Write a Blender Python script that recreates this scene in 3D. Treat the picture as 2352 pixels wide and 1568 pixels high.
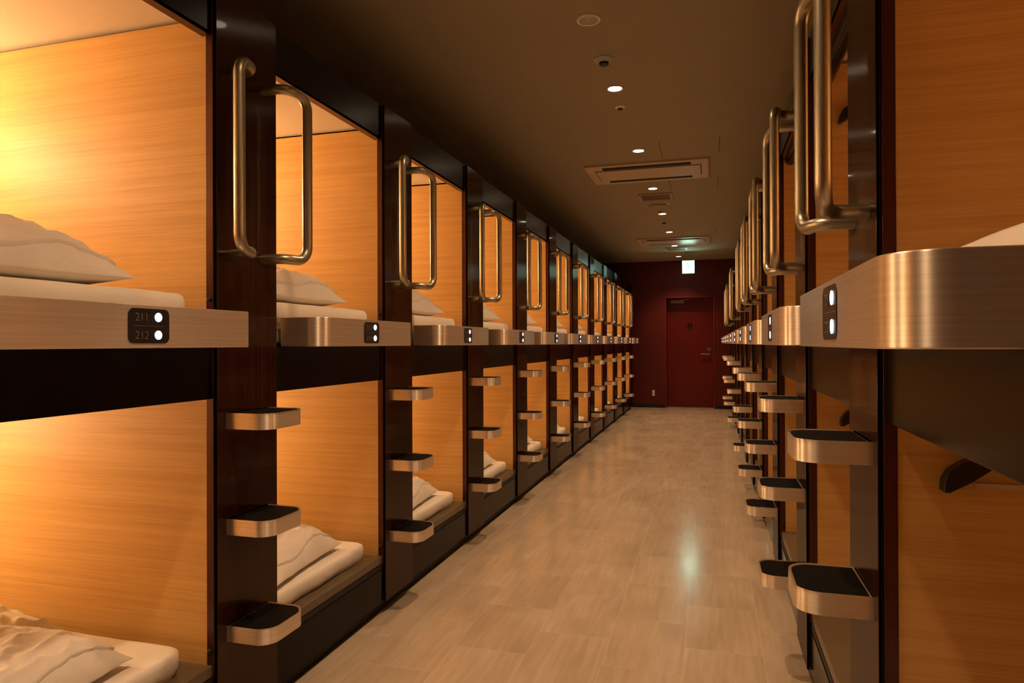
import bpy, bmesh, math, random
from mathutils import Vector, Matrix, noise

for o in list(bpy.data.objects):
    bpy.data.objects.remove(o)
S = bpy.context.scene
C = S.collection

# ------------------------------------------------------------------ camera
CAM_H = 1.19
YAW, PITCH, ROLL = 0.2840, 0.003257, -0.003842


def cam_axes(yaw, pitch, roll):
    f = Vector((-math.sin(yaw) * math.cos(pitch), math.cos(yaw) * math.cos(pitch), math.sin(pitch)))
    r = Vector((math.cos(yaw), math.sin(yaw), 0.0))
    u = r.cross(f)
    return r * math.cos(roll) + u * math.sin(roll), -r * math.sin(roll) + u * math.cos(roll), f


cd = bpy.data.cameras.new('camera')
cam = bpy.data.objects.new('camera', cd)
C.objects.link(cam)
cd.sensor_width = 36.0
cd.lens = 24.0
cd.clip_start = 0.02
cd.clip_end = 60
_r, _u, _f = cam_axes(YAW, PITCH, ROLL)
cam.matrix_world = Matrix(((_r.x, _u.x, -_f.x, 0), (_r.y, _u.y, -_f.y, 0), (_r.z, _u.z, -_f.z, CAM_H), (0, 0, 0, 1)))
S.camera = cam

# ------------------------------------------------------------------ world, exposure, light levels
w = bpy.data.worlds.new('world')
S.world = w
w.use_nodes = True
w.node_tree.nodes['Background'].inputs[0].default_value = (0.02, 0.015, 0.01, 1)
w.node_tree.nodes['Background'].inputs[1].default_value = 0.1
S.view_settings.view_transform = 'Standard'
S.view_settings.look = 'None'
S.view_settings.gamma = 1
S.view_settings.use_curve_mapping = False
S.view_settings.exposure = 0.0

DOWN_W = 95.0          # each ceiling downlight (spot)
DOWN_COL = (1.0, 0.63, 0.36)
LAMP_L = 520.0         # glow of the reading lamp globes, left row
LAMP_R = 150.0          # and right row
LAMP_COL_L = (1.0, 0.69, 0.36)
LAMP_COL_R = (1.0, 0.54, 0.19)    # the right row's lamps are dimmed and warmer
SIGN_STRENGTH = 15.0

# ------------------------------------------------------------------ plan
XL, XR = -1.384, 0.314           # front planes of the two rows
PITCH_Y = 1.0691
POST_W = 0.285
BAY_W = PITCH_Y - POST_W
Y0L, Y0R = 1.6705, 1.4963        # near edge of the first post in view on each side
KMIN, KMAX = -1, 10
Z_TOP = 2.25
Z_CEIL = 2.70
Y_END = 12.857
Y_NEAR = -1.0
DEPTH = 2.06


# ------------------------------------------------------------------ materials
def new_mat(name):
    m = bpy.data.materials.new(name)
    m.use_nodes = True
    return m, m.node_tree, m.node_tree.nodes['Principled BSDF']


def pmat(name, col, rough=0.5, metal=0.0, spec=0.5, coat=0.0, coat_r=0.1, aniso=0.0, ior=1.5):
    m, nt, b = new_mat(name)
    b.inputs['Base Color'].default_value = (*col, 1)
    b.inputs['Roughness'].default_value = rough
    b.inputs['Metallic'].default_value = metal
    b.inputs['Specular IOR Level'].default_value = spec
    b.inputs['Coat Weight'].default_value = coat
    b.inputs['Coat Roughness'].default_value = coat_r
    b.inputs['Anisotropic'].default_value = aniso
    b.inputs['IOR'].default_value = ior
    return m


def emat(name, col, strength):
    m, nt, b = new_mat(name)
    b.inputs['Base Color'].default_value = (0.8, 0.8, 0.8, 1)
    b.inputs['Emission Color'].default_value = (*col, 1)
    b.inputs['Emission Strength'].default_value = strength
    return m


def node(nt, kind, **kw):
    n = nt.nodes.new(kind)
    for k, v in kw.items():
        setattr(n, k, v)
    return n


def coords(nt, scale, use_location=True, loc=(0, 0, 0)):
    tc = node(nt, 'ShaderNodeTexCoord')
    mp = node(nt, 'ShaderNodeMapping')
    mp.inputs['Scale'].default_value = scale
    mp.inputs['Location'].default_value = loc
    if use_location:
        oi = node(nt, 'ShaderNodeObjectInfo')
        ad = node(nt, 'ShaderNodeVectorMath', operation='ADD')
        nt.links.new(tc.outputs['Object'], ad.inputs[0])
        sc = node(nt, 'ShaderNodeVectorMath', operation='SCALE')
        sc.inputs['Scale'].default_value = 1.7
        nt.links.new(oi.outputs['Location'], sc.inputs[0])
        nt.links.new(sc.outputs[0], ad.inputs[1])
        nt.links.new(ad.outputs[0], mp.inputs['Vector'])
    else:
        nt.links.new(tc.outputs['Object'], mp.inputs['Vector'])
    return mp.outputs[0]


def ramp(nt, src, stops):
    r = node(nt, 'ShaderNodeValToRGB')
    e = r.color_ramp.elements
    while len(e) > 1:
        e.remove(e[-1])
    e[0].position = stops[0][0]
    e[0].color = (*stops[0][1], 1)
    for p, c in stops[1:]:
        x = e.new(p)
        x.color = (*c, 1)
    nt.links.new(src, r.inputs[0])
    return r.outputs[0]


def mixc(nt, fac, a, b, mode='MIX'):
    m = node(nt, 'ShaderNodeMix', data_type='RGBA', blend_type=mode)
    for i, v in ((0, fac), (6, a), (7, b)):
        if hasattr(v, 'is_linked') or isinstance(v, bpy.types.NodeSocket):
            nt.links.new(v, m.inputs[i])
        elif isinstance(v, (int, float)):
            m.inputs[i].default_value = v
        else:
            m.inputs[i].default_value = (*v, 1)
    return m.outputs[2]


def wood_mat(name, c1, c2, c3):
    m, nt, b = new_mat(name)
    v = coords(nt, (0.45, 1.0, 34.0))
    n1 = node(nt, 'ShaderNodeTexNoise')
    n1.inputs['Scale'].default_value = 1.6
    n1.inputs['Detail'].default_value = 4
    n1.inputs['Distortion'].default_value = 0.25
    nt.links.new(v, n1.inputs['Vector'])
    v2 = coords(nt, (3.2, 1.0, 230.0))
    n2 = node(nt, 'ShaderNodeTexNoise')
    n2.inputs['Scale'].default_value = 1.5
    n2.inputs['Detail'].default_value = 3
    nt.links.new(v2, n2.inputs['Vector'])
    base = ramp(nt, n1.outputs[0], [(0.32, c1), (0.52, c2), (0.72, c3)])
    fine = ramp(nt, n2.outputs[0], [(0.35, (0.86, 0.81, 0.74)), (0.6, (1, 1, 1))])
    col = mixc(nt, 0.75, base, fine, 'MULTIPLY')
    nt.links.new(col, b.inputs['Base Color'])
    b.inputs['Roughness'].default_value = 0.52
    b.inputs['Specular IOR Level'].default_value = 0.5
    return m


def brushed_mat(name, col, rough, aniso, scale, var=0.25, metal=1.0, tangent=(0, 1, 0), coat=0.0, coat_r=0.06, rvar=0.0):
    """Brushed surface: stretched noise varies colour a little; anisotropic highlight."""
    m, nt, b = new_mat(name)
    v = coords(nt, scale)
    n = node(nt, 'ShaderNodeTexNoise')
    n.inputs['Scale'].default_value = 1.0
    n.inputs['Detail'].default_value = 3
    nt.links.new(v, n.inputs['Vector'])
    lo = tuple(c * (1 - var) for c in col)
    hi = tuple(c * (1 + var) for c in col)
    nt.links.new(ramp(nt, n.outputs[0], [(0.3, lo), (0.7, hi)]), b.inputs['Base Color'])
    b.inputs['Metallic'].default_value = metal
    b.inputs['Roughness'].default_value = rough
    if rvar:
        mr = node(nt, 'ShaderNodeMapRange')
        mr.inputs[1].default_value = 0.3
        mr.inputs[2].default_value = 0.7
        mr.inputs[3].default_value = rough - rvar
        mr.inputs[4].default_value = rough + rvar
        nt.links.new(n.outputs[0], mr.inputs[0])
        nt.links.new(mr.outputs[0], b.inputs['Roughness'])
    b.inputs['Anisotropic'].default_value = aniso
    b.inputs['Coat Weight'].default_value = coat
    b.inputs['Coat Roughness'].default_value = coat_r
    if aniso:
        t = node(nt, 'ShaderNodeCombineXYZ')       # direction in which the brushing spreads highlights
        for i_, q in enumerate(tangent):
            t.inputs[i_].default_value = q
        nt.links.new(t.outputs[0], b.inputs['Tangent'])
    return m


def cloth_mat(name, col, bump=0.25):
    m, nt, b = new_mat(name)
    b.inputs['Base Color'].default_value = (*col, 1)
    b.inputs['Roughness'].default_value = 0.85
    b.inputs['Sheen Weight'].default_value = 0.15
    v = coords(nt, (9, 5, 9))
    n = node(nt, 'ShaderNodeTexNoise')
    n.inputs['Scale'].default_value = 1.3
    n.inputs['Detail'].default_value = 3
    n.inputs['Distortion'].default_value = 1.2
    nt.links.new(v, n.inputs['Vector'])
    bp = node(nt, 'ShaderNodeBump')
    bp.inputs['Strength'].default_value = bump
    bp.inputs['Distance'].default_value = 0.02
    nt.links.new(n.outputs[0], bp.inputs['Height'])
    nt.links.new(bp.outputs[0], b.inputs['Normal'])
    return m


def floor_mat():
    m, nt, b = new_mat('floor_stone_tile')
    tc = node(nt, 'ShaderNodeTexCoord')
    sp = node(nt, 'ShaderNodeSeparateXYZ')
    nt.links.new(tc.outputs['Object'], sp.inputs[0])
    TW, TL = 0.2905, 0.4525

    def M(op, a, bb=None, c=None):
        n = node(nt, 'ShaderNodeMath', operation=op)
        for i, q in enumerate((a, bb, c)):
            if q is None:
                continue
            if isinstance(q, (int, float)):
                n.inputs[i].default_value = q
            else:
                nt.links.new(q, n.inputs[i])
        return n.outputs[0]
    cx = M('DIVIDE', M('ADD', sp.outputs[0], 0.106 + TW * 20), TW)
    ci = M('FLOOR', cx)
    fx = M('FRACT', cx)
    half = M('MULTIPLY', M('MODULO', ci, 2.0), 0.5)          # every other column slides half a tile
    cy = M('ADD', M('DIVIDE', M('ADD', sp.outputs[1], -2.526 + TL * 30 + TL * 0.5), TL), half)
    cj = M('FLOOR', cy)
    fy = M('FRACT', cy)
    ex = M('MULTIPLY', M('MINIMUM', fx, M('SUBTRACT', 1.0, fx)), TW)
    ey = M('MULTIPLY', M('MINIMUM', fy, M('SUBTRACT', 1.0, fy)), TL)
    e = M('MINIMUM', ex, ey)
    joint = M('LESS_THAN', e, 0.0011)
    cmb = node(nt, 'ShaderNodeCombineXYZ')
    nt.links.new(ci, cmb.inputs[0])
    nt.links.new(cj, cmb.inputs[1])
    wn = node(nt, 'ShaderNodeTexWhiteNoise', noise_dimensions='3D')
    nt.links.new(cmb.outputs[0], wn.inputs['Vector'])
    # veins run along the corridor, each tile cut from another part of the slab
    off = node(nt, 'ShaderNodeVectorMath', operation='SCALE')
    off.inputs['Scale'].default_value = 13.0
    nt.links.new(wn.outputs['Color'], off.inputs[0])
    ad = node(nt, 'ShaderNodeVectorMath', operation='ADD')
    nt.links.new(tc.outputs['Object'], ad.inputs[0])
    nt.links.new(off.outputs[0], ad.inputs[1])
    mp = node(nt, 'ShaderNodeMapping')
    mp.inputs['Scale'].default_value = (42, 3.0, 1)
    nt.links.new(ad.outputs[0], mp.inputs['Vector'])
    n1 = node(nt, 'ShaderNodeTexNoise')
    n1.inputs['Scale'].default_value = 1.0
    n1.inputs['Detail'].default_value = 4
    n1.inputs['Distortion'].default_value = 0.5
    nt.links.new(mp.outputs[0], n1.inputs['Vector'])
    mp2 = node(nt, 'ShaderNodeMapping')
    mp2.inputs['Scale'].default_value = (5, 2.2, 1)
    nt.links.new(ad.outputs[0], mp2.inputs['Vector'])
    n2 = node(nt, 'ShaderNodeTexNoise')
    n2.inputs['Scale'].default_value = 1.0
    n2.inputs['Detail'].default_value = 3
    nt.links.new(mp2.outputs[0], n2.inputs['Vector'])
    c1 = ramp(nt, n1.outputs[0], [(0.3, (0.50, 0.395, 0.28)), (0.55, (0.55, 0.44, 0.32)), (0.75, (0.585, 0.475, 0.35))])
    c2 = ramp(nt, n2.outputs[0], [(0.35, (0.86, 0.85, 0.83)), (0.65, (1.0, 1.0, 1.0))])
    col = mixc(nt, 1.0, c1, c2, 'MULTIPLY')
    tint = ramp(nt, wn.outputs['Value'], [(0.0, (0.92, 0.915, 0.90)), (1.0, (1.0, 1.0, 1.0))])
    col = mixc(nt, 1.0, col, tint, 'MULTIPLY')
    col = mixc(nt, M('MULTIPLY', joint, 0.6), col, (0.66, 0.54, 0.40))
    nt.links.new(col, b.inputs['Base Color'])
    mr = node(nt, 'ShaderNodeMapRange')
    mr.inputs[3].default_value = 0.13
    mr.inputs[4].default_value = 0.23
    nt.links.new(n2.outputs[0], mr.inputs[0])
    nt.links.new(mr.outputs[0], b.inputs['Roughness'])
    b.inputs['Specular IOR Level'].default_value = 0.5
    bp = node(nt, 'ShaderNodeBump')
    bp.inputs['Strength'].default_value = 0.25
    bp.inputs['Distance'].default_value = 0.001
    hh = M('ADD', M('MULTIPLY', joint, -1.0), M('MULTIPLY', n1.outputs[0], 0.12))
    nt.links.new(hh, bp.inputs['Height'])
    nt.links.new(bp.outputs[0], b.inputs['Normal'])
    return m


def red_mat(name, col, rough):
    m, nt, b = new_mat(name)
    v = coords(nt, (1, 1, 1), False)
    n = node(nt, 'ShaderNodeTexNoise')
    n.inputs['Scale'].default_value = 1.4
    nt.links.new(v, n.inputs['Vector'])
    nt.links.new(ramp(nt, n.outputs[0], [(0.3, tuple(c * 0.9 for c in col)), (0.7, tuple(c * 1.1 for c in col))]), b.inputs['Base Color'])
    b.inputs['Roughness'].default_value = rough
    return m


def pad_mat():
    m, nt, b = new_mat('black_grit_pad')
    v = coords(nt, (900, 160, 160))
    n = node(nt, 'ShaderNodeTexNoise')
    n.inputs['Scale'].default_value = 1.0
    nt.links.new(v, n.inputs['Vector'])
    nt.links.new(ramp(nt, n.outputs[0], [(0.45, (0.004, 0.0035, 0.003)), (0.8, (0.02, 0.016, 0.013))]), b.inputs['Base Color'])
    b.inputs['Roughness'].default_value = 0.75
    b.inputs['Specular IOR Level'].default_value = 0.06
    return m


M_WOOD = wood_mat('oak_veneer', (0.63, 0.36, 0.108), (0.69, 0.41, 0.13), (0.735, 0.45, 0.152))
M_POST = brushed_mat('dark_bronze_hairline', (0.026, 0.0065, 0.0026), 0.26, 1.0, (130, 130, 0.25), 0.5, 0.0, (0, 1, 0), 0.12, 0.04)
M_POST.node_tree.nodes['Principled BSDF'].inputs['Specular IOR Level'].default_value = 0.3
M_POST.node_tree.nodes['Principled BSDF'].inputs['Specular Tint'].default_value = (1.0, 0.72, 0.5, 1)
M_TRIM = brushed_mat('dark_copper_trim', (0.075, 0.020, 0.010), 0.25, 0.4, (90, 90, 0.2), 0.25, 0.4, (1, 0, 0))
M_STEEL = brushed_mat('brushed_champagne_steel', (0.93, 0.82, 0.68), 0.41, 0.92, (2, 2, 320), 0.07, 0.86, (0, 0, 1))
M_TUBE = pmat('satin_steel_tube', (0.43, 0.395, 0.30), 0.38, 1.0)
M_BLACK = pmat('gloss_black_panel', (0.006, 0.0045, 0.0035), 0.25, 0.0, 0.2)
M_TOE = pmat('matt_black_toe', (0.006, 0.005, 0.004), 0.6)
M_KICK = pmat('dark_kick_panel', (0.005, 0.0035, 0.0025), 0.16, 0.0, 0.14)
M_SILL = pmat('bronze_grey_sill', (0.125, 0.095, 0.055), 0.30, 0.0, 0.5)
M_CAPCEIL = pmat('cream_capsule_ceiling', (0.76, 0.66, 0.52), 0.6)
M_BASE = pmat('cream_bed_base', (0.42, 0.36, 0.28), 0.5)
M_LINEN = cloth_mat('white_linen', (0.77, 0.71, 0.62))
M_SHEET = cloth_mat('white_sheet', (0.79, 0.73, 0.64), 0.12)
M_PAD = pad_mat()
M_PANELBLK = pmat('black_number_panel', (0.014, 0.012, 0.013), 0.3)
M_DIGIT = pmat('grey_digits', (0.17, 0.145, 0.125), 0.6)
M_DOT = emat('white_indicator', (0.86, 0.88, 1.0), 5.0)
M_CEIL = pmat('painted_ceiling', (0.36, 0.31, 0.225), 0.9, 0, 0.2)
M_DARKWALL = pmat('dark_plaster', (0.05, 0.04, 0.03), 0.9)
M_FLOOR = floor_mat()
M_RED = red_mat('dark_red_wall', (0.095, 0.0020, 0.0022), 0.5)
M_DOOR = red_mat('dark_red_door', (0.125, 0.003, 0.0025), 0.38)
M_JAMB = red_mat('red_door_frame', (0.19, 0.007, 0.006), 0.35)
M_BASEB = pmat('black_baseboard', (0.012, 0.009, 0.008), 0.4)
M_WHITE = pmat('white_plastic', (0.85, 0.80, 0.70), 0.45)
M_ACFRAME = pmat('beige_ac_plastic', (0.56, 0.45, 0.34), 0.4)
M_DARK = pmat('dark_void', (0.006, 0.005, 0.004), 0.8)
M_VENT = pmat('tan_vent', (0.36, 0.28, 0.19), 0.5)
M_LENS = emat('downlight_lens', (1.0, 0.80, 0.55), 22.0)
M_RING = pmat('downlight_ring', (0.45, 0.38, 0.28), 0.4)
M_GLOW_L = emat('reading_lamp_glow', LAMP_COL_L, LAMP_L)
M_GLOW_R = emat('dim_reading_lamp_glow', LAMP_COL_R, LAMP_R)
M_GLOW_L2 = emat('lower_reading_lamp_glow', LAMP_COL_L, LAMP_L * 0.60)
M_GLOW_R2 = emat('dim_lower_reading_lamp_glow', LAMP_COL_R, LAMP_R * 0.35)
M_SIGNF = emat('exit_sign_face', (0.62, 1.0, 0.80), SIGN_STRENGTH)
M_SIGNG = emat('exit_sign_green', (0.02, 0.75, 0.34), SIGN_STRENGTH * 0.55)
M_SIGNB = emat('exit_sign_green_edge', (0.05, 0.62, 0.36), 1.6)
M_METAL = pmat('grey_metal', (0.32, 0.30, 0.27), 0.35, 1.0)
M_GREYGREEN = pmat('detector_plastic', (0.42, 0.44, 0.38), 0.45)
M_BLKPL = pmat('black_plastic', (0.008, 0.007, 0.007), 0.3)
M_RAIL = pmat('pale_rail', (0.62, 0.50, 0.34), 0.4)


# ------------------------------------------------------------------ mesh helpers
def link_mesh(name, bm, mat, parent=None, smooth=None, bevel=0.0, seg=2, mats=None):
    bmesh.ops.recalc_face_normals(bm, faces=bm.faces[:])
    me = bpy.data.meshes.new(name)
    bm.to_mesh(me)
    bm.free()
    for mm in (mats or [mat]):
        me.materials.append(mm)
    if smooth is not None:
        for p in me.polygons:
            p.use_smooth = True
        me.set_sharp_from_angle(angle=math.radians(smooth))
    o = bpy.data.objects.new(name, me)
    C.objects.link(o)
    if parent:
        o.parent = parent
    if bevel:
        md = o.modifiers.new('bevel', 'BEVEL')
        md.width = bevel
        md.segments = seg
        md.limit_method = 'ANGLE'
        md.angle_limit = math.radians(50)
        md.harden_normals = True
        for p in me.polygons:
            p.use_smooth = True
    return o


def box(bm, x0, x1, y0, y1, z0, z1, mi=0):
    x0, x1 = sorted((x0, x1))
    y0, y1 = sorted((y0, y1))
    z0, z1 = sorted((z0, z1))
    v = [bm.verts.new(p) for p in ((x0, y0, z0), (x1, y0, z0), (x1, y1, z0), (x0, y1, z0),
                                   (x0, y0, z1), (x1, y0, z1), (x1, y1, z1), (x0, y1, z1))]
    for f in ((0, 3, 2, 1), (4, 5, 6, 7), (0, 1, 5, 4), (1, 2, 6, 5), (2, 3, 7, 6), (3, 0, 4, 7)):
        fc = bm.faces.new([v[i] for i in f])
        fc.material_index = mi
    return v


def prism(bm, pts, z0, z1, mi=0):
    lo = [bm.verts.new((x, y, z0)) for x, y in pts]
    hi = [bm.verts.new((x, y, z1)) for x, y in pts]
    n = len(pts)
    bm.faces.new(lo[::-1]).material_index = mi
    top = bm.faces.new(hi)
    top.material_index = mi
    for i in range(n):
        bm.faces.new((lo[i], lo[(i + 1) % n], hi[(i + 1) % n], hi[i])).material_index = mi
    return top


def prism_yz(bm, pts, x0, x1, mi=0):
    """outline in the (y,z) plane extruded along x"""
    a = [bm.verts.new((x0, y, z)) for y, z in pts]
    b = [bm.verts.new((x1, y, z)) for y, z in pts]
    n = len(pts)
    bm.faces.new(a[::-1]).material_index = mi
    bm.faces.new(b).material_index = mi
    for i in range(n):
        bm.faces.new((a[i], a[(i + 1) % n], b[(i + 1) % n], b[i])).material_index = mi


def prism_xz(bm, pts, y0, y1, mi=0):
    a = [bm.verts.new((x, y0, z)) for x, z in pts]
    b = [bm.verts.new((x, y1, z)) for x, z in pts]
    n = len(pts)
    bm.faces.new(a[::-1]).material_index = mi
    bm.faces.new(b).material_index = mi
    for i in range(n):
        bm.faces.new((a[i], a[(i + 1) % n], b[(i + 1) % n], b[i])).material_index = mi


def fillet(pts, radii, n=8):
    """round the corners of a closed 2-D outline"""
    out = []
    N = len(pts)
    for i in range(N):
        p = Vector(pts[i])
        r = radii[i]
        if r <= 0:
            out.append((p.x, p.y))
            continue
        a = (Vector(pts[i - 1]) - p).normalized()
        b = (Vector(pts[(i + 1) % N]) - p).normalized()
        ang = a.angle(b)
        d = r / math.tan(ang / 2)
        c = p + (a + b).normalized() * (r / math.sin(ang / 2))
        s = p + a * d - c
        e = p + b * d - c
        tot = s.angle(e)
        for k in range(n + 1):
            t = k / n
            q = (s * math.sin((1 - t) * tot) + e * math.sin(t * tot)) / math.sin(tot)
            out.append((c.x + q.x, c.y + q.y))
    return out


def fillet3(pts, radii, n=8):
    """round the inner corners of an open 3-D polyline"""
    out = [Vector(pts[0])]
    for i in range(1, len(pts) - 1):
        p = Vector(pts[i])
        r = radii[i]
        a = (Vector(pts[i - 1]) - p).normalized()
        b = (Vector(pts[i + 1]) - p).normalized()
        ang = a.angle(b)
        d = r / math.tan(ang / 2)
        c = p + (a + b).normalized() * (r / math.sin(ang / 2))
        s = p + a * d - c
        e = p + b * d - c
        tot = s.angle(e)
        for k in range(n + 1):
            t = k / n
            out.append(c + (s * math.sin((1 - t) * tot) + e * math.sin(t * tot)) / math.sin(tot))
    out.append(Vector(pts[-1]))
    return out


def tube(bm, pts, r, n=16, cap=True):
    rings = []
    up = Vector((0.3, 0.2, 1)).normalized()
    prev = None
    for i, p in enumerate(pts):
        p = Vector(p)
        if i == 0:
            t = Vector(pts[1]) - p
        elif i == len(pts) - 1:
            t = p - Vector(pts[i - 1])
        else:
            t = (Vector(pts[i + 1]) - p).normalized() + (p - Vector(pts[i - 1])).normalized()
        t.normalize()
        if prev is None:
            a = t.cross(up)
            if a.length < 0.1:
                a = t.cross(Vector((1, 0, 0)))
            a.normalize()
        else:
            a = prev - t * prev.dot(t)
            a.normalize()
        prev = a
        b = t.cross(a)
        rings.append([bm.verts.new(p + (a * math.cos(2 * math.pi * k / n) + b * math.sin(2 * math.pi * k / n)) * r) for k in range(n)])
    for i in range(len(rings) - 1):
        for k in range(n):
            bm.faces.new((rings[i][k], rings[i][(k + 1) % n], rings[i + 1][(k + 1) % n], rings[i + 1][k]))
    if cap:
        bm.faces.new(rings[0][::-1])
        bm.faces.new(rings[-1])


def lathe(bm, prof, cx=0, cy=0, n=40, mi=0, close=False):
    """profile [(r,z)...] about a vertical axis"""
    rings = []
    for r, z in prof:
        if r < 1e-6:
            rings.append([bm.verts.new((cx, cy, z))])
        else:
            rings.append([bm.verts.new((cx + r * math.cos(2 * math.pi * k / n), cy + r * math.sin(2 * math.pi * k / n), z)) for k in range(n)])
    for i in range(len(rings) - 1):
        a, b = rings[i], rings[i + 1]
        for k in range(n):
            k2 = (k + 1) % n
            if len(a) == 1 and len(b) == 1:
                continue
            if len(a) == 1:
                f = bm.faces.new((a[0], b[k], b[k2]))
            elif len(b) == 1:
                f = bm.faces.new((a[k], b[0], a[k2]))
            else:
                f = bm.faces.new((a[k], b[k], b[k2], a[k2]))
            f.material_index = mi


def thing(name, label, cat, loc=(0, 0, 0), group=None):
    o = bpy.data.objects.new(name, None)
    o.empty_display_size = 0.1
    C.objects.link(o)
    o.location = loc
    o['label'] = label
    o['category'] = cat
    if group:
        o['group'] = group
    return o


def structure(name, bm, mat, parent=None, **kw):
    o = link_mesh(name, bm, mat, parent, **kw)
    if parent is None:
        o['kind'] = 'structure'
    return o


def copy_tree(o, parent=None):
    c = o.copy()
    C.objects.link(c)
    c.parent = parent
    for ch in list(o.children):
        copy_tree(ch, c)
    return c


# ------------------------------------------------------------------ room shell
X0, X1 = XL - DEPTH - 0.12, XR + DEPTH + 0.12
bm = bmesh.new()
box(bm, X0, X1, Y_NEAR, Y_END + 0.5, -0.08, 0)
structure('floor', bm, M_FLOOR)
bm = bmesh.new()
box(bm, X0, X1, Y_NEAR, Y_END + 0.5, Z_CEIL, Z_CEIL + 0.08)
structure('ceiling', bm, M_CEIL)
bm = bmesh.new()
box(bm, X0 - 0.08, X0, Y_NEAR, Y_END + 0.5, -0.08, Z_CEIL + 0.08)
structure('wall_left', bm, M_DARKWALL)
bm = bmesh.new()
box(bm, X1, X1 + 0.08, Y_NEAR, Y_END + 0.5, -0.08, Z_CEIL + 0.08)
structure('wall_right', bm, M_DARKWALL)
bm = bmesh.new()
box(bm, X0, X1, Y_NEAR - 0.08, Y_NEAR, -0.08, Z_CEIL + 0.08)
structure('wall_near', bm, M_RED)
DX0, DX1, DZ, DREC = -0.822, 0.062, 2.045, 0.22
bm = bmesh.new()
box(bm, X0, DX0, Y_END, Y_END + 0.12 + DREC, 0, Z_CEIL)
box(bm, DX1, X1, Y_END, Y_END + 0.12 + DREC, 0, Z_CEIL)
box(bm, DX0, DX1, Y_END, Y_END + 0.12 + DREC, DZ, Z_CEIL)
structure('wall_far', bm, M_RED)
bm = bmesh.new()
box(bm, XL - 0.04, DX0 - 0.002, Y_END - 0.012, Y_END, 0, 0.06)
structure('baseboard_left', bm, M_BASEB)
bm = bmesh.new()
box(bm, DX1 + 0.002, XR + 0.04, Y_END - 0.012, Y_END, 0, 0.06)
structure('baseboard_right', bm, M_BASEB)

# the red door at the far end
door = bpy.data.objects.new('door_1', None)
C.objects.link(door)
door.location = ((DX0 + DX1) / 2, Y_END + DREC, 0)
door['kind'] = 'structure'
door['label'] = 'dark red door with lever handle in the far red wall'
hw = (DX1 - DX0) / 2
bm = bmesh.new()
box(bm, -hw + 0.03, hw - 0.03, 0, 0.04, 0.006, DZ - 0.03)
link_mesh('door_leaf', bm, M_DOOR, door, bevel=0.002)
bm = bmesh.new()
for a, b_, c, d in ((-hw, -hw + 0.027, 0, DZ), (hw - 0.027, hw, 0, DZ), (-hw + 0.027, hw - 0.027, DZ - 0.027, DZ)):
    box(bm, a, b_, -DREC - 0.006, 0.05, c, d)
link_mesh('door_frame', bm, M_JAMB, door, bevel=0.002)
bm = bmesh.new()
hx = hw - 0.10
tube(bm, [(hx, 0, 1.075), (hx, -0.012, 1.075)], 0.036, 24)
tube(bm, fillet3([(hx, 0, 0.985), (hx, -0.055, 0.985), (hx - 0.15, -0.055, 0.985)], [0, 0.014, 0]), 0.010, 12)
tube(bm, [(hx, 0, 0.985), (hx, -0.010, 0.985)], 0.026, 20)
link_mesh('door_handle', bm, M_METAL, door, smooth=40)
bm = bmesh.new()
box(bm, -hw + 0.10, -hw + 0.34, -0.045, 0, DZ - 0.115, DZ - 0.06)
tube(bm, [(-hw + 0.30, -0.03, DZ - 0.056), (-hw + 0.43, -0.09, DZ - 0.048)], 0.006, 8)
link_mesh('door_closer', bm, M_METAL, door)
bm = bmesh.new()
for dx in (-0.024, 0.024):           # two small figures on the door
    px = 0.00 + dx
    prism_xz(bm, [(px - 0.017, 1.475), (px + 0.017, 1.475), (px + 0.021, 1.53), (px + 0.010, 1.548), (px - 0.010, 1.548), (px - 0.021, 1.53)], -0.002, 0)
    prism_xz(bm, [(px + 0.011 * math.cos(a * math.pi / 6), 1.562 + 0.011 * math.sin(a * math.pi / 6)) for a in range(12)], -0.002, 0)
    box(bm, px - 0.013, px - 0.003, -0.002, 0, 1.44, 1.476)
    box(bm, px + 0.003, px + 0.013, -0.002, 0, 1.44, 1.476)
link_mesh('door_pictogram', bm, M_BLKPL, door)

t = thing('wall_outlet', 'small pale outlet plate low on the red wall left of the door', 'outlet', (-1.03, Y_END, 0.27))
bm = bmesh.new()
box(bm, -0.022, 0.022, -0.006, 0, -0.055, 0.055)
link_mesh('plate', bm, M_WHITE, t, bevel=0.002)
bm = bmesh.new()
for zz in (-0.025, 0.012):
    for xx in (-0.008, 0.004):
        box(bm, xx, xx + 0.003, -0.007, -0.005, zz, zz + 0.014)
link_mesh('socket_slots', bm, M_DARK, t)

ORD = ['nearest', 'second', 'third', 'fourth', 'fifth', 'sixth', 'seventh', 'eighth', 'ninth', 'tenth', 'eleventh', 'twelfth']


def place(k, side):
    """words for bay or post number k on one side, counted from the camera"""
    if k < 0:
        return 'level with the camera on the %s' % side
    if k == 0:
        return 'nearest in view on the %s' % side
    return '%s along on the %s' % (ORD[k], side)


# ------------------------------------------------------------------ ladder posts
def ledge_outline(sx, s_front, u0, u1, r0, r1, s_back):
    pts = [(sx * s_back, u0), (sx * s_front, u0), (sx * s_front, u1), (sx * s_back, u1)]
    return fillet(pts, [0, r0, r1, 0], 10)


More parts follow.
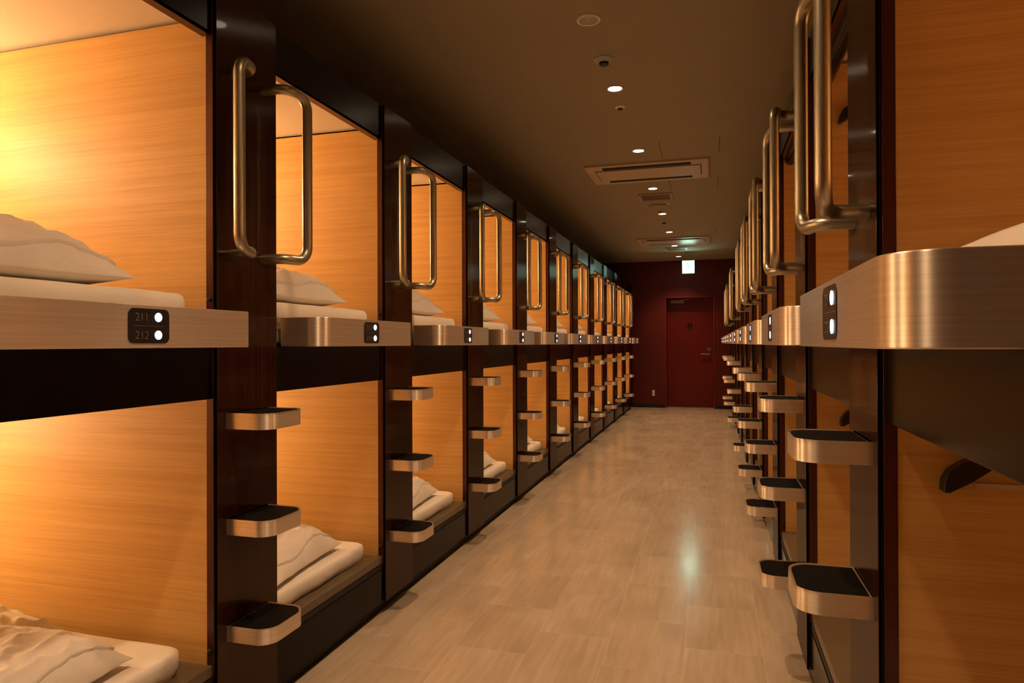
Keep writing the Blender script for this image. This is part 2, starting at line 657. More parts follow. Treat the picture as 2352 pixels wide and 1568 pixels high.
def make_post(sx, ladder=True):
    t = thing('ladder_post' if ladder else 'plain_post', '', 'ladder post' if ladder else 'post')
    bm = bmesh.new()
    box(bm, 0, sx * 0.007, 0, POST_W, 0.055, Z_TOP)
    link_mesh('front_panel', bm, M_POST, t, bevel=0.0012)
    bm = bmesh.new()
    box(bm, sx * 0.0072, sx * 0.0100, 0.003, POST_W - 0.003, 0.055, Z_TOP - 0.002)
    link_mesh('shadow_gap', bm, M_DARK, t)
    for u0, u1 in ((-0.003, 0.018), (POST_W - 0.018, POST_W + 0.003)):
        bm = bmesh.new()
        box(bm, sx * 0.0102, sx * 0.0352, u0, u1, 0.221, Z_TOP - 0.002)
        link_mesh('edge_trim', bm, M_TRIM, t, bevel=0.0012)
    bm = bmesh.new()
    box(bm, sx * 0.042, sx * 0.062, 0, POST_W, 0, 0.09)
    box(bm, sx * 0.0102, sx * 0.045, 0.02, POST_W - 0.02, 0.056, 0.1)
    link_mesh('toe_kick', bm, M_TOE, t)
    if not ladder:
        return t
    for zt in (0.988, 0.674, 0.358):
        bm = bmesh.new()
        top = prism(bm, ledge_outline(sx, -0.147, 0.038, 0.235, 0.052, 0.052, 0.0), zt - 0.048, zt)
        bmesh.ops.inset_region(bm, faces=[top], thickness=0.0055, use_boundary=True)
        bmesh.ops.translate(bm, verts=top.verts[:], vec=(0, 0, -0.005))
        st = link_mesh('step', bm, M_STEEL, t, smooth=35)
        bm = bmesh.new()
        prism(bm, ledge_outline(sx, -0.1405, 0.0445, 0.2285, 0.046, 0.046, -0.006), zt - 0.0049, zt - 0.0018)
        link_mesh('tread_pad', bm, M_PAD, st)
    c = POST_W / 2
    for g in (-1, 1):
        zt, zb = (2.008, 1.462) if g < 0 else (2.008, 1.464)
        ww, e, b_ = 0.072, 0.080, 0.170
        pts = []
        for z in (zt, zb):
            q = [(0.002, c + g * ww, z), (-0.078, c + g * (ww + 0.004), z), (-0.100, c + g * b_, z)]
            pts += q if z == zt else q[::-1]
        pts = [(sx * s, u, z) for s, u, z in pts]
        path = fillet3(pts, [0, 0.045, 0.048, 0.048, 0.045, 0], 9)
        bm = bmesh.new()
        tube(bm, path, 0.0163, 20)
        link_mesh('grab_handle', bm, M_TUBE, t, smooth=40)
    return t


for sx, XF, Y0, side in ((-1, XL, Y0L, 'left'), (1, XR, Y0R, 'right')):
    proto = make_post(sx)
    bare = make_post(sx, False)
    plain = (10,) if sx < 0 else (5, 7, 10)        # these posts carry no steps or handles
    bare_used = False
    k0 = KMIN if sx < 0 else 0
    for k in range(k0, KMAX + 1):
        if k in plain:
            o = copy_tree(bare) if bare_used else bare
            bare_used = True
        else:
            o = proto if k == k0 else copy_tree(proto)
        o.location = (XF, Y0 + k * PITCH_Y, 0)
        if k in plain:
            o['label'] = 'dark brown post without steps or handles, %s' % place(k, side)
            o['group'] = 'plain posts of the %s row' % side
        else:
            o['label'] = 'dark brown post with steps and grab handles, %s' % place(k, side)
            o['group'] = 'ladder posts of the %s row' % side


# ------------------------------------------------------------------ capsules
def text_mesh(txt, size):
    cu = bpy.data.curves.new('t', 'FONT')
    cu.body = txt
    cu.size = size
    cu.extrude = 0.0004
    cu.offset = -0.0004
    cu.align_x = 'LEFT'
    o = bpy.data.objects.new('t', cu)
    C.objects.link(o)
    dg = bpy.context.evaluated_depsgraph_get()
    dg.update()
    me = bpy.data.meshes.new_from_object(o.evaluated_get(dg))
    bpy.data.objects.remove(o)
    bpy.data.curves.remove(cu)
    return me


def rounded_rect(cx, cz, w_, h_, r, n=5):
    return fillet([(cx - w_ / 2, cz - h_ / 2), (cx + w_ / 2, cz - h_ / 2), (cx + w_ / 2, cz + h_ / 2), (cx - w_ / 2, cz + h_ / 2)], [r] * 4, n)


def side_panels(t, sx, z0, z1):
    for u0, u1 in ((-0.001, 0.018), (-BAY_W - 0.018, -BAY_W + 0.001)):
        bm = bmesh.new()
        box(bm, sx * 0.0355, sx * DEPTH, u0, u1, z0, z1)
        link_mesh('side_panel', bm, M_WOOD, t)
    bm = bmesh.new()
    box(bm, sx * (DEPTH - 0.02), sx * DEPTH, -BAY_W, 0, z0, z1)
    link_mesh('back_panel', bm, M_WOOD, t)


LAMP_S = 1.15
LAMP_SR = 1.55


def reading_lamp(t, sx, z, glow):
    """small tilting lamp on the side wall deep inside the capsule, with a glowing globe"""
    ls = LAMP_S if sx < 0 else LAMP_SR
    bm = bmesh.new()
    tube(bm, [(sx * ls, -0.001, z + 0.05), (sx * ls, -0.02, z + 0.05)], 0.035, 20)
    tube(bm, fillet3([(sx * ls, -0.02, z + 0.05), (sx * ls, -0.40, z + 0.05), (sx * ls, -0.40, z + 0.03)], [0, 0.01, 0]), 0.007, 10)
    lp = link_mesh('reading_lamp', bm, M_METAL, t, smooth=40)
    bm = bmesh.new()
    bmesh.ops.create_uvsphere(bm, u_segments=20, v_segments=12, radius=0.035, matrix=Matrix.Translation((sx * ls, -0.40, z)))
    link_mesh('lamp_globe', bm, glow, lp, smooth=60)


def arm_and_rail(t, zc):
    """black curved bracket and pale rail on the far side wall of a right-hand capsule"""
    pts = [(0.106, zc - 0.052), (0.108, zc - 0.028), (0.118, zc - 0.010), (0.137, zc + 0.004), (0.17, zc + 0.020), (0.26, zc + 0.045), (0.36, zc + 0.055),
           (0.36, zc + 0.040), (0.26, zc + 0.022), (0.186, zc - 0.005), (0.150, zc - 0.032), (0.124, zc - 0.047), (0.116, zc - 0.052)]
    bm = bmesh.new()
    prism_xz(bm, pts, -0.035, -0.001)
    link_mesh('curved_bracket', bm, M_BLKPL, t, bevel=0.002)
    bm = bmesh.new()
    box(bm, 0.165, 1.0, -0.006, -0.001, zc - 0.045, zc - 0.036)
    link_mesh('wall_rail', bm, M_RAIL, t)


def make_upper(sx, start=-BAY_W + 0.042, back=0.015):
    t = thing('sleeping_capsule', '', 'sleeping capsule')
    side_panels(t, sx, 1.22, 2.146)
    bm = bmesh.new()
    box(bm, sx * 0.037, sx * DEPTH, -BAY_W - 0.018, 0.018, 2.158, 2.175)
    link_mesh('ceiling_panel', bm, M_CAPCEIL, t)
    bm = bmesh.new()
    box(bm, sx * 0.036, sx * (DEPTH - 0.02), -BAY_W + 0.001, -0.001, 1.200, 1.245)
    link_mesh('bed_base', bm, M_BASE, t)
    bm = bmesh.new()
    box(bm, sx * 0.016, sx * 0.036, -BAY_W + 0.001, -0.001, 2.104, Z_TOP)
    link_mesh('top_fascia', bm, M_BLACK, t, bevel=0.0015)
    bm = bmesh.new()
    box(bm, sx * 0.020, sx * 0.048, -BAY_W + 0.001, -0.001, 2.096, 2.1035)
    link_mesh('fascia_lip', bm, M_TRIM, t)
    bm = bmesh.new()
    box(bm, sx * 0.037, sx * DEPTH, -BAY_W, 0, Z_TOP - 0.02, Z_TOP - 0.004)
    link_mesh('roof_panel', bm, M_BLACK, t)
    bm = bmesh.new()
    prism(bm, ledge_outline(sx, -0.146, start, -0.048, 0.062, 0.003, back), 1.183, 1.282)
    link_mesh('ledge', bm, M_STEEL, t, bevel=0.0022)
    # number panel on the ledge
    uc = -0.400
    bm = bmesh.new()
    prism_yz(bm, rounded_rect(uc, 1.2338, 0.118, 0.079, 0.014), -sx * 0.1455, -sx * 0.1475)
    np_ = link_mesh('number_panel', bm, M_PANELBLK, t)
    bm = bmesh.new()
    box(bm, -sx * 0.1476, -sx * 0.1479, uc - 0.046, uc + 0.044, 1.2332, 1.2340)
    link_mesh('divider_line', bm, M_DIGIT, np_)
    for z in (1.2543, 1.2130):
        bm = bmesh.new()
        tube(bm, [(-sx * 0.1475, uc - sx * 0.0255, z), (-sx * 0.1485, uc - sx * 0.0255, z)], 0.0103, 28)
        link_mesh('indicator_light', bm, M_DOT, np_)
    bm = bmesh.new()
    bmesh.ops.create_uvsphere(bm, u_segments=12, v_segments=8, radius=0.007, matrix=Matrix.Translation((sx * 0.022, -0.007, 1.322)))
    link_mesh('stopper_knob', bm, M_BLKPL, t, smooth=60)
    reading_lamp(t, sx, 1.90, M_GLOW_L if sx < 0 else M_GLOW_R)
    if sx > 0:
        arm_and_rail(t, 1.99)
        bm = bmesh.new()
        tube(bm, [(0.066, -BAY_W + 0.012, 2.092), (0.066, -0.012, 2.092)], 0.026, 20)
        link_mesh('rolled_blind', bm, M_BLACK, t, smooth=40)
    return t, np_


def make_lower(sx):
    t = thing('sleeping_capsule', '', 'sleeping capsule')
    side_panels(t, sx, 0.19, 1.076)
    bm = bmesh.new()
    box(bm, sx * 0.037, sx * DEPTH, -BAY_W - 0.018, 0.018, 1.088, 1.105)
    link_mesh('ceiling_panel', bm, M_CAPCEIL, t)
    bm = bmesh.new()
    box(bm, sx * 0.016, sx * 0.036, -BAY_W + 0.001, -0.001, 1.032, 1.1825)
    link_mesh('middle_fascia', bm, M_BLACK, t, bevel=0.0015)
    bm = bmesh.new()
    box(bm, sx * 0.016, sx * (DEPTH - 0.02), -BAY_W + 0.001, -0.001, 0.2215, 0.255)
    link_mesh('sill', bm, M_SILL, t, bevel=0.004, seg=3)
    bm = bmesh.new()
    box(bm, sx * 0.014, sx * (DEPTH - 0.02), -BAY_W + 0.001, -0.001, 0.1995, 0.2210)
    link_mesh('sill_support', bm, M_TOE, t)
    bm = bmesh.new()
    box(bm, sx * 0.011, sx * 0.030, -BAY_W + 0.001, -0.001, 0.055, 0.199)
    link_mesh('kick_panel', bm, M_KICK, t, bevel=0.001)
    bm = bmesh.new()
    box(bm, sx * 0.042, sx * 0.062, -BAY_W, 0, 0, 0.19)
    link_mesh('toe_kick', bm, M_TOE, t)
    bm = bmesh.new()
    box(bm, sx * (DEPTH - 0.1), sx * (DEPTH - 0.05), -BAY_W, 0, 0, 0.199)
    link_mesh('rear_bearer', bm, M_TOE, t)
    bm = bmesh.new()
    bmesh.ops.create_uvsphere(bm, u_segments=12, v_segments=8, radius=0.007, matrix=Matrix.Translation((sx * 0.022, -0.007, 0.298)))
    link_mesh('stopper_knob', bm, M_BLKPL, t, smooth=60)
    reading_lamp(t, sx, 0.91, M_GLOW_L2 if sx < 0 else M_GLOW_R2)
    if sx > 0:
        arm_and_rail(t, 0.958)
    return t


capsules = {}
for sx, XF, Y0, side in ((-1, XL, Y0L, 'left'), (1, XR, Y0R, 'right')):
    pu, npan = make_upper(sx)
    pl = make_lower(sx)
    k0 = KMIN if sx < 0 else 0
    for k in range(k0, KMAX + 1):
        for tier, proto in (('upper', pu), ('lower', pl)):
            o = proto if k == k0 else copy_tree(proto)
            if side == 'left' and k == 0 and tier == 'upper':      # the first ledge in view runs on further
                bm = bmesh.new()
                prism(bm, ledge_outline(sx, -0.146, -BAY_W - 0.05, -0.048, 0.062, 0.003, -0.0005), 1.183, 1.282)
                tmp = link_mesh('tmp_ledge', bm, M_STEEL)
                for c in o.children:
                    if c.name.startswith('ledge'):
                        c.data = tmp.data
                        for p_ in c.data.polygons:
                            p_.use_smooth = True
                bpy.data.objects.remove(tmp)
            o.location = (XF, Y0 + k * PITCH_Y, 0)
            look = 'wood lined upper capsule with brushed metal ledge' if tier == 'upper' else 'wood lined lower capsule with low sill'
            o['label'] = '%s, %s' % (look, place(k, side))
            o['group'] = '%s capsules of the %s row' % (tier, side)
            capsules[(side, tier, k)] = o
            if tier == 'upper' and k >= 0:
                pan = [c for c in o.children if c.name.startswith('number_panel')][0]
                nums = (211 + 2 * k, 212 + 2 * k) if side == 'left' else (209 - 2 * k, 210 - 2 * k)
                for num, z in zip(nums, (1.2543, 1.2130)):
                    me = text_mesh(str(num), 0.0262)
                    me.materials.clear()
                    me.materials.append(M_DIGIT)
                    d = bpy.data.objects.new('number_digits', me)
                    C.objects.link(d)
                    d.parent = pan
                    if sx < 0:     # facing the corridor (+x), reading towards +y
                        d.matrix_local = Matrix(((0, 0, 1, 0.1478), (1, 0, 0, -0.400 - 0.0415), (0, 1, 0, z - 0.0093), (0, 0, 0, 1)))
                    else:
                        d.matrix_local = Matrix(((0, 0, -1, -0.1478), (-1, 0, 0, -0.400 + 0.0415), (0, 1, 0, z - 0.0093), (0, 0, 0, 1)))


# ------------------------------------------------------------------ bedding
def fbm(x, y, z, o=3):
    return noise.fractal(Vector((x, y, z)), 1.0, 2.0, o)


def puff_point(a, b, ls, lu, h, flat, seed, wr, corner, pw, ex, wf):
    """top surface of a cushion at a, b in [-1, 1], and its thickness factor"""
    ea = max(1 - abs(a) ** pw, 0)
    eb = max(1 - abs(b) ** pw, 0)
    th = (ea * eb) ** ex
    pin = 1 - corner * (1 - abs(b) ** 2) * abs(a) ** 3
    pin2 = 1 - corner * (1 - abs(a) ** 2) * abs(b) ** 3
    x = a * ls / 2 * pin + wr * 0.7 * fbm(b * 3 + seed, a * 2, 3.1) * abs(a)
    y = b * lu / 2 * pin2 + wr * 0.7 * fbm(a * 3 - seed, b * 2, 7.7) * abs(b)
    wv = fbm(a * 1.6 + seed * 3, b * 1.9, seed)
    q = fbm(a * 2.2 * wf + b * 1.1 * wf + seed, b * 2.6 * wf - a * 1.4 * wf, seed * 2.0, 2)
    rg = 1 - min(abs(q) * 3.2, 1.0)                     # narrow ridges: creases in the cloth
    z = h * flat + h * (1 - flat) * th * (1 + 0.13 * wv) + wr * min(th * 1.6, 1) * (rg - 0.35)
    return x, y, z, th


def puff(sx, ls, lu, h, flat, seed, wr, corner, n=84, pw=3.0, ex=0.5, wf=1.6):
    """soft closed cushion centred at the origin, resting on z=0: ls deep, lu wide, h high"""
    bm = bmesh.new()
    top, bot = [], []
    for i in range(n + 1):
        a = math.sin((2 * i / n - 1) * math.pi / 2)
        rt, rb = [], []
        for j in range(n + 1):
            b = math.sin((2 * j / n - 1) * math.pi / 2)
            x, y, z, th = puff_point(a, b, ls, lu, h, flat, seed, wr, corner, pw, ex, wf)
            rt.append(bm.verts.new((sx * x, y, z)))
            edge = i in (0, n) or j in (0, n)
            rb.append(rt[-1] if edge else bm.verts.new((sx * x, y, h * flat * (1 - min(th * 1.5, 1)))))
        top.append(rt)
        bot.append(rb)
    for i in range(n):
        for j in range(n):
            bm.faces.new((top[i][j], top[i + 1][j], top[i + 1][j + 1], top[i][j + 1]))
            q = (bot[i][j], bot[i][j + 1], bot[i + 1][j + 1], bot[i + 1][j])
            if len(set(q)) == 4:
                try:
                    bm.faces.new(q)
                except ValueError:
                    pass
    return bm


def mattress_mesh(sx, s0, s1, u0, u1, h):
    """mattress in its sheet, soft corners, slightly uneven edges; sits on z=0"""
    bm = bmesh.new()
    nx, ny = 70, 30
    ring = []
    prof = [(0.012, 0.0), (0.0, 0.02), (0.0, h * 0.72), (0.003, h * 0.92), (0.010, h * 0.985), (0.022, h)]
    L = []

    def outline(ins):
        return fillet([(s0 + ins, u0 + ins), (s1 - ins, u0 + ins), (s1 - ins, u1 - ins), (s0 + ins, u1 - ins)], [max(0.05 - ins, 0.012)] * 4, 6)
    base = outline(0.0)
    # resample long sides for wrinkles
    def resample(pts, step=0.03):
        out = []
        N = len(pts)
        for i in range(N):
            a, b = Vector(pts[i]), Vector(pts[(i + 1) % N])
            n = max(1, int((b - a).length / step))
            for q in range(n):
                out.append(a.lerp(b, q / n))
        return out
    R0 = resample(base)
    cx, cy = (s0 + s1) / 2, (u0 + u1) / 2
    for ins, z in prof:
        r = []
        for p in R0:
            k1 = 1 - ins / ((s1 - s0) / 2)
            k2 = 1 - ins / ((u1 - u0) / 2)
            w_ = 0.006 * fbm(p.x * 7, p.y * 7, z * 20)
            x = cx + (p.x - cx) * k1
            y = cy + (p.y - cy) * k2
            d = Vector((p.x - cx, p.y - cy)).normalized() * w_
            r.append(bm.verts.new((sx * (x + d.x), y + d.y, z + 0.003 * fbm(p.x * 5, p.y * 5, 1.0) * (z > 0.02))))
        L.append(r)
    n = len(R0)
    for i in range(len(L) - 1):
        for k in range(n):
            bm.faces.new((L[i][k], L[i][(k + 1) % n], L[i + 1][(k + 1) % n], L[i + 1][k]))
    bm.faces.new(L[0][::-1])
    c = bm.verts.new((sx * cx, cy, h + 0.003))
    for k in range(n):
        bm.faces.new((L[-1][k], L[-1][(k + 1) % n], c))
    return bm


def pillow_flap(sx, args, n=40):
    """the overlapping hem of the pillowcase: a thin band lying over the corridor side of the pillow"""
    bm = bmesh.new()
    a0, a1 = -0.90, -0.15
    up, lo = [], []
    for i in range(n + 1):
        ru, rl = [], []
        for j in range(n + 1):
            b = -0.90 + 1.80 * j / n
            lip = a0 + 0.05 * math.sin(b * 4.0) + 0.10 * b * b
            a = lip + (a1 - lip) * i / n
            x, y, z, th = puff_point(a, b, *args)
            lift = 0.0065 * (1 - i / n) ** 0.5 + 0.001
            ru.append(bm.verts.new((sx * (x - 0.004 * (1 - i / n)), y, z + lift)))
            rl.append(bm.verts.new((sx * x, y, z - 0.003)))
        up.append(ru)
        lo.append(rl)
    for i in range(n):
        for j in range(n):
            bm.faces.new((up[i][j], up[i + 1][j], up[i + 1][j + 1], up[i][j + 1]))
            bm.faces.new((lo[i][j], lo[i][j + 1], lo[i + 1][j + 1], lo[i + 1][j]))
        for e in (0, n):
            bm.faces.new((up[i][e], lo[i][e], lo[i + 1][e], up[i + 1][e]))
    for j in range(n):
        for e in (0, n):
            bm.faces.new((up[e][j], up[e][j + 1], lo[e][j + 1], lo[e][j]))
    return bm


rnd = random.Random(5)
for sx, XF, Y0, side in ((-1, XL, Y0L, 'left'), (1, XR, Y0R, 'right')):
    s_lo = 0.062 if sx < 0 else 0.16
    mu = link_mesh('mattress', mattress_mesh(sx, 0.045, 1.99, -BAY_W + 0.03, -0.045, 0.092), M_SHEET, None, smooth=60)
    ml = link_mesh('mattress', mattress_mesh(sx, s_lo, 1.99, -BAY_W + 0.03, -0.050, 0.070), M_SHEET, None, smooth=60)
    duv, pil, flp = [], [], []
    for v in range(3):
        duv.append(link_mesh('folded_duvet', puff(sx, 0.62, 0.62, 0.12, 0.12, 1.3 + v * 2.1, 0.016, 0.04, pw=5.0, ex=0.5, wf=1.2), M_LINEN, None, smooth=80))
        pa = (0.46, 0.53, 0.158, 0.16, 4.4 + v * 3.3, 0.007, 0.05, 2.3, 0.58, 1.5)
        pt = link_mesh('pillow', puff(sx, *pa[:7], pw=pa[7], ex=pa[8], wf=pa[9]), M_LINEN, None, smooth=80)
        fl = link_mesh('pillowcase_flap', pillow_flap(sx, pa), M_LINEN, pt, smooth=80)
        pil.append(pt)
    used = set()
    for k in range(0, KMAX + 1):
        for tier in ('upper', 'lower'):
            zb = 1.2455 if tier == 'upper' else 0.2555
            hm = 0.092 if tier == 'upper' else 0.070
            src = mu if tier == 'upper' else ml
            m_ = src if src.name not in used else src.copy()
            if src.name in used:
                C.objects.link(m_)
            used.add(src.name)
            m_.location = (XF, Y0 + k * PITCH_Y, zb)
            where = 'in the %s capsule %s' % (tier, place(k, side))
            m_['label'] = 'white sheeted mattress %s' % where
            m_['category'] = 'mattress'
            m_['group'] = 'mattresses of the %s row' % side
            v = (k + (tier == 'lower')) % 3
            d0 = duv[v]
            d_ = d0 if d0.name not in used else d0.copy()
            if d0.name in used:
                C.objects.link(d_)
            used.add(d0.name)
            zt = zb + hm
            if tier == 'upper':
                dx, du, rz = 0.84, -0.42, 0.02
                px, pu_, prz = 0.285, -0.502, 0.02
            else:
                dx, du, rz = 0.76, -0.42, -0.05
                px, pu_, prz = 0.32, -0.475, -0.06
            if side == 'right':
                px += 0.18
                dx += 0.18
            j = 0.02 * rnd.uniform(-1, 1)
            if k == 0:
                j = 0
            d_.location = (XF + sx * dx, Y0 + k * PITCH_Y + du + j, zt + 0.001)
            d_.rotation_euler = (0, 0, rz * sx + j)
            d_['label'] = 'folded white duvet behind the pillow %s' % where
            d_['category'] = 'duvet'
            d_['group'] = 'folded duvets of the %s row' % side
            p0 = pil[v]
            p_ = p0 if p0.name not in used else copy_tree(p0)
            used.add(p0.name)
            p_.location = (XF + sx * px, Y0 + k * PITCH_Y + pu_ + j, zt + 0.001)
            p_.rotation_euler = (0, 0, prz * sx + 2 * j)
            p_['label'] = 'plump white pillow %s' % where
            p_['category'] = 'pillow'
            p_['group'] = 'pillows of the %s row' % side

# ------------------------------------------------------------------ ceiling fittings
XC = -0.542
YC0, QY = 4.057, 1.3643


def downlight():
    t = thing('downlight', '', 'downlight', group='round downlights along the corridor ceiling')
    bm = bmesh.new()
    lathe(bm, [(0.041, 0.012), (0.041, -0.001), (0.044, -0.003), (0.051, -0.003), (0.053, 0.0), (0.053, 0.012)])
    link_mesh('trim_ring', bm, M_RING, t, smooth=40)
    bm = bmesh.new()
    lathe(bm, [(0.0, -0.0005), (0.0405, -0.0005), (0.0405, 0.010), (0.0, 0.010)])
    link_mesh('lens', bm, M_LENS, t)
    ld = bpy.data.lights.new('downlight_beam', 'SPOT')
    ld.energy = DOWN_W
    ld.color = DOWN_COL
    ld.spot_size = math.radians(108)
    ld.spot_blend = 1.0
    ld.shadow_soft_size = 0.035
    lo = bpy.data.objects.new('downlight_beam', ld)
    C.objects.link(lo)
    lo.parent = t
    lo.location = (0, 0, -0.012)
    return t


dl = downlight()
names = {-2: 'overhead behind the view', -1: 'overhead, just above the frame', 0: 'nearest in view, behind the round detector', 1: 'second in view, before the air conditioner', 2: 'third in view, just beyond the air conditioner',
         3: 'fourth in view, beyond the square vent', 4: 'fifth in view, before the far air conditioner', 5: 'sixth in view, beyond the far air conditioner', 6: 'farthest, beside the exit sign'}
for i in range(-3, 7):
    if i == -3:
        o = dl
        o.location = (XC, YC0 - 3 * QY, Z_CEIL)
        o['label'] = 'round recessed downlight, behind the camera'
        continue
    o = copy_tree(dl)
    o.location = (XC, YC0 + i * QY, Z_CEIL)
    o['label'] = 'round glowing downlight, %s' % names[i]


def ac_unit(y0, label):
    t = thing('air_conditioner', label, 'air conditioner', (-0.524, y0, Z_CEIL), 'ceiling air conditioners')
    hx_ = 0.509
    D = 0.66
    bm = bmesh.new()
    # frame with a rectangular recess, two slots left open
    def slab(a, b_, c, d, z0=-0.018, z1=0.0):
        box(bm, a, b_, c, d, z0, z1)
    slab(-hx_, hx_, 0, 0.055)
    slab(-hx_, hx_, D - 0.055, D)
    slab(-hx_, -hx_ + 0.14, 0.055, D - 0.055)
    slab(hx_ - 0.14, hx_, 0.055, D - 0.055)
    slab(-hx_ + 0.14, hx_ - 0.14, 0.145, D - 0.13)
    link_mesh('frame', bm, M_ACFRAME, t)
    bm = bmesh.new()
    for a, a2 in ((0.0555, 0.1445), (D - 0.1295, D - 0.0555)):
        box(bm, -hx_ + 0.1405, hx_ - 0.1405, a, a2, -0.0178, -0.001)
    link_mesh('air_slot', bm, M_DARK, t)
    bm = bmesh.new()
    box(bm, -hx_ + 0.075, hx_ - 0.065, 0.16, D - 0.16, -0.024, -0.019)
    link_mesh('intake_grille', bm, M_ACFRAME, t, bevel=0.002)
    bm = bmesh.new()
    for c, d in ((0.153, 0.1585), (D - 0.1585, D - 0.153)):
        box(bm, -hx_ + 0.068, hx_ - 0.058, c, d, -0.0195, -0.0182)
    for a in (-hx_ + 0.068, hx_ - 0.0635):
        box(bm, a, a + 0.0055, 0.153, D - 0.153, -0.0195, -0.0182)
    link_mesh('grille_gap', bm, M_DARK, t)


ac_unit(5.748, 'beige rectangular ceiling air conditioner with two dark slots, the nearer one')
ac_unit(9.98, 'beige rectangular ceiling air conditioner near the exit sign, the farther one')


def hatch(y0, y1, label):
    bm = bmesh.new()
    t = thing('access_hatch', label, 'hatch', (-0.153, (y0 + y1) / 2, Z_CEIL), 'flush ceiling hatches')
    h = (y1 - y0) / 2
    W2 = 0.217
    box(bm, -W2, W2, -h, h, -0.0012, 0.0)
    link_mesh('hatch_panel', bm, M_CEIL, t)
    bm = bmesh.new()
    for a in (-W2 - 0.004, W2):
        box(bm, a, a + 0.004, -h, h, -0.0014, 0.0)
    link_mesh('hatch_gap', bm, M_DARK, t)


hatch(5.225, 5.655, 'square flush ceiling hatch just before the nearer air conditioner')
hatch(6.475, 6.905, 'square flush ceiling hatch just beyond the nearer air conditioner')
hatch(9.42, 9.85, 'square flush ceiling hatch just before the farther air conditioner')


def vent(x0, x1, y0, y1, label):
    t = thing('ceiling_vent', label, 'vent', ((x0 + x1) / 2, (y0 + y1) / 2, Z_CEIL), 'square ceiling vents')
    a, b_ = (x1 - x0) / 2, (y1 - y0) / 2
    bm = bmesh.new()
    for q in ((-a, a, -b_, -b_ + 0.03), (-a, a, b_ - 0.03, b_), (-a, -a + 0.03, -b_ + 0.03, b_ - 0.03), (a - 0.03, a, -b_ + 0.03, b_ - 0.03)):
        box(bm, *q, -0.012, 0)
    link_mesh('frame', bm, M_VENT, t)
    bm = bmesh.new()
    box(bm, -a + 0.03, a - 0.03, -b_ + 0.03, b_ - 0.03, -0.003, -0.001)
    link_mesh('duct_opening', bm, M_DARK, t)
    bm = bmesh.new()
    n = 5
    for i in range(n):
        y = -b_ + 0.05 + i * (2 * b_ - 0.1) / (n - 1)
        box(bm, -a + 0.03, a - 0.03, y - 0.011, y + 0.011, -0.011, -0.006)
    link_mesh('louvres', bm, M_VENT, t)


vent(-0.71, -0.37, 7.0, 7.34, 'brown square ceiling vent between the third and fourth downlights')
vent(-0.70, -0.36, 11.05, 11.39, 'brown square ceiling vent just before the exit sign')

t = thing('ceiling_speaker', 'small round slotted grille nearest the camera on the ceiling', 'speaker', (-0.542, 3.15, Z_CEIL))
bm = bmesh.new()
lathe(bm, [(0.045, 0), (0.045, -0.008), (0.054, -0.008), (0.057, -0.004), (0.057, 0)])
link_mesh('ring', bm, M_WHITE, t, smooth=40)
bm = bmesh.new()
lathe(bm, [(0.0, -0.002), (0.045, -0.002), (0.045, 0), (0, 0)])
link_mesh('recess', bm, M_DARK, t)
bm = bmesh.new()
for i in range(-3, 4):
    y = i * 0.011
    x = math.sqrt(0.043 ** 2 - y * y)
    box(bm, -x, x, y - 0.002, y + 0.002, -0.007, -0.004)
box(bm, -0.002, 0.002, -0.043, 0.043, -0.007, -0.004)
link_mesh('grille_bars', bm, M_WHITE, t)


def detector(name, label, cat, x, y, r, h, mat, nub):
    t = thing(name, label, cat, (x, y, Z_CEIL))
    bm = bmesh.new()
    lathe(bm, [(0, -h * 0.5), (r * 0.55, -h * 0.5), (r * 0.8, -h * 0.35), (r, -h * 0.1), (r, 0)])
    link_mesh('base_plate', bm, mat, t, smooth=50)
    bm = bmesh.new()
    lathe(bm, [(0, -h), (nub * 0.6, -h), (nub, -h * 0.8), (nub, -h * 0.45), (0, -h * 0.45)], n=24)
    link_mesh('sensor_head', bm, M_BLKPL if nub < r * 0.75 else mat, t, smooth=50)


detector('heat_detector', 'round greenish ceiling detector with dark centre, before the nearest downlight', 'detector', -0.542, 3.622, 0.055, 0.035, M_GREYGREEN, 0.026)
detector('sprinkler_head', 'tiny recessed sprinkler just behind the nearest downlight', 'sprinkler', -0.553, 4.383, 0.034, 0.02, M_WHITE, 0.018)
detector('round_diffuser', 'flat round ceiling disc just beyond the brown square vent', 'ceiling disc', -0.56, 7.62, 0.11, 0.02, M_VENT, 0.09)
detector('sprinkler_head', 'tiny sprinkler between the round disc and the fourth downlight', 'sprinkler', -0.555, 7.95, 0.03, 0.018, M_VENT, 0.016)
detector('heat_detector', 'small grey ceiling detector beyond the fourth downlight', 'detector', -0.556, 8.65, 0.055, 0.035, M_GREYGREEN, 0.026)
t = thing('ceiling_pilot_lamp', 'tiny pale pilot lamp beside the round ceiling disc', 'pilot lamp', (-0.437, 7.56, Z_CEIL))
bm = bmesh.new()
lathe(bm, [(0, -0.014), (0.008, -0.012), (0.013, -0.004), (0.013, 0)], n=16)
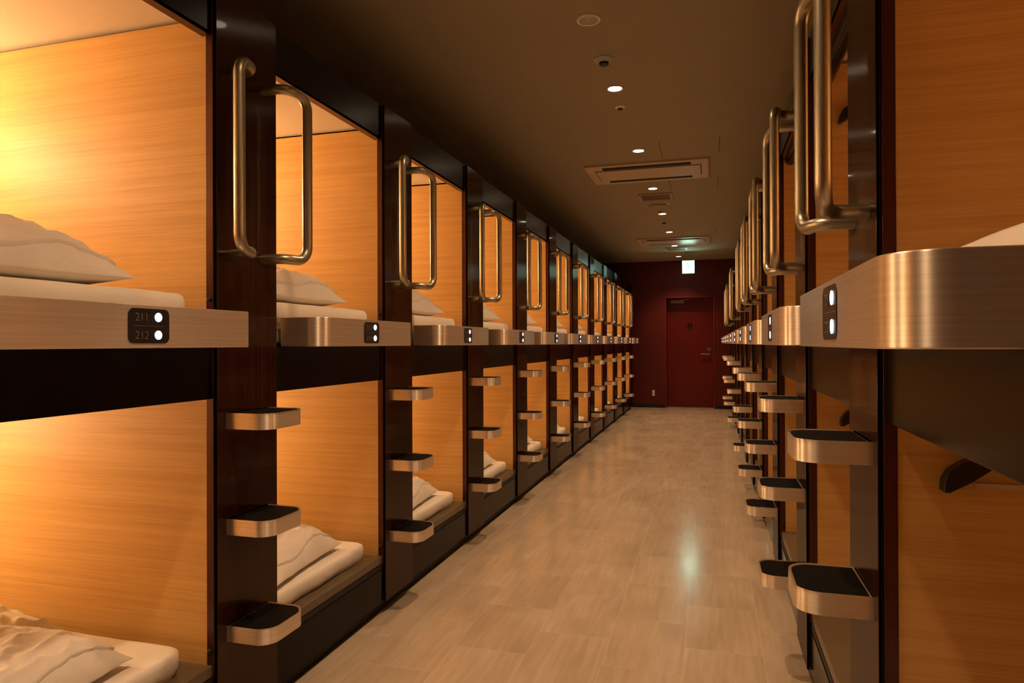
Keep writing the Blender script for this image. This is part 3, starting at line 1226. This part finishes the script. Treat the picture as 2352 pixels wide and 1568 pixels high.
link_mesh('lamp_cover', bm, M_WHITE, t, smooth=50)

# hanging exit sign with the running figure
t = thing('exit_sign', 'square glowing green and white exit sign hanging before the red wall', 'exit sign', (-0.357, 11.62, Z_CEIL))
bm = bmesh.new()
box(bm, -0.098, 0.098, -0.022, 0.022, -0.362, -0.152)
link_mesh('housing', bm, M_SIGNB, t, bevel=0.003)
bm = bmesh.new()
box(bm, -0.093, 0.093, -0.0245, -0.022, -0.357, -0.157)
sf = link_mesh('lit_face', bm, M_SIGNF, t)
bm = bmesh.new()


def bar2(x0, z0, x1, z1, w_):
    d = Vector((x1 - x0, z1 - z0)).normalized()
    n_ = Vector((-d.y, d.x)) * w_ / 2
    prism_xz(bm, [(x0 + n_.x, z0 + n_.y), (x0 - n_.x, z0 - n_.y), (x1 - n_.x, z1 - n_.y), (x1 + n_.x, z1 + n_.y)], -0.0262, -0.0245)


cz = -0.257
prism_xz(bm, [(-0.012 + 0.014 * math.cos(a * math.pi / 8), cz + 0.056 + 0.014 * math.sin(a * math.pi / 8)) for a in range(16)], -0.0262, -0.0245)
bar2(-0.008, cz + 0.036, 0.010, cz - 0.008, 0.026)
bar2(-0.006, cz + 0.034, -0.038, cz + 0.018, 0.011)
bar2(-0.038, cz + 0.018, -0.046, cz - 0.006, 0.010)
bar2(0.000, cz + 0.032, 0.030, cz + 0.012, 0.011)
bar2(0.008, cz - 0.004, -0.022, cz - 0.028, 0.014)
bar2(-0.022, cz - 0.028, -0.018, cz - 0.060, 0.012)
bar2(0.012, cz - 0.006, 0.034, cz - 0.034, 0.014)
bar2(0.034, cz - 0.034, 0.060, cz - 0.044, 0.012)
link_mesh('running_figure', bm, M_SIGNG, sf)
bm = bmesh.new()
tube(bm, [(-0.05, 0, -0.152), (-0.05, 0, 0)], 0.005, 10)
tube(bm, [(0.05, 0, -0.152), (0.05, 0, 0)], 0.005, 10)
box(bm, -0.085, 0.085, -0.03, 0.03, -0.02, 0)
link_mesh('hanger', bm, M_METAL, t)
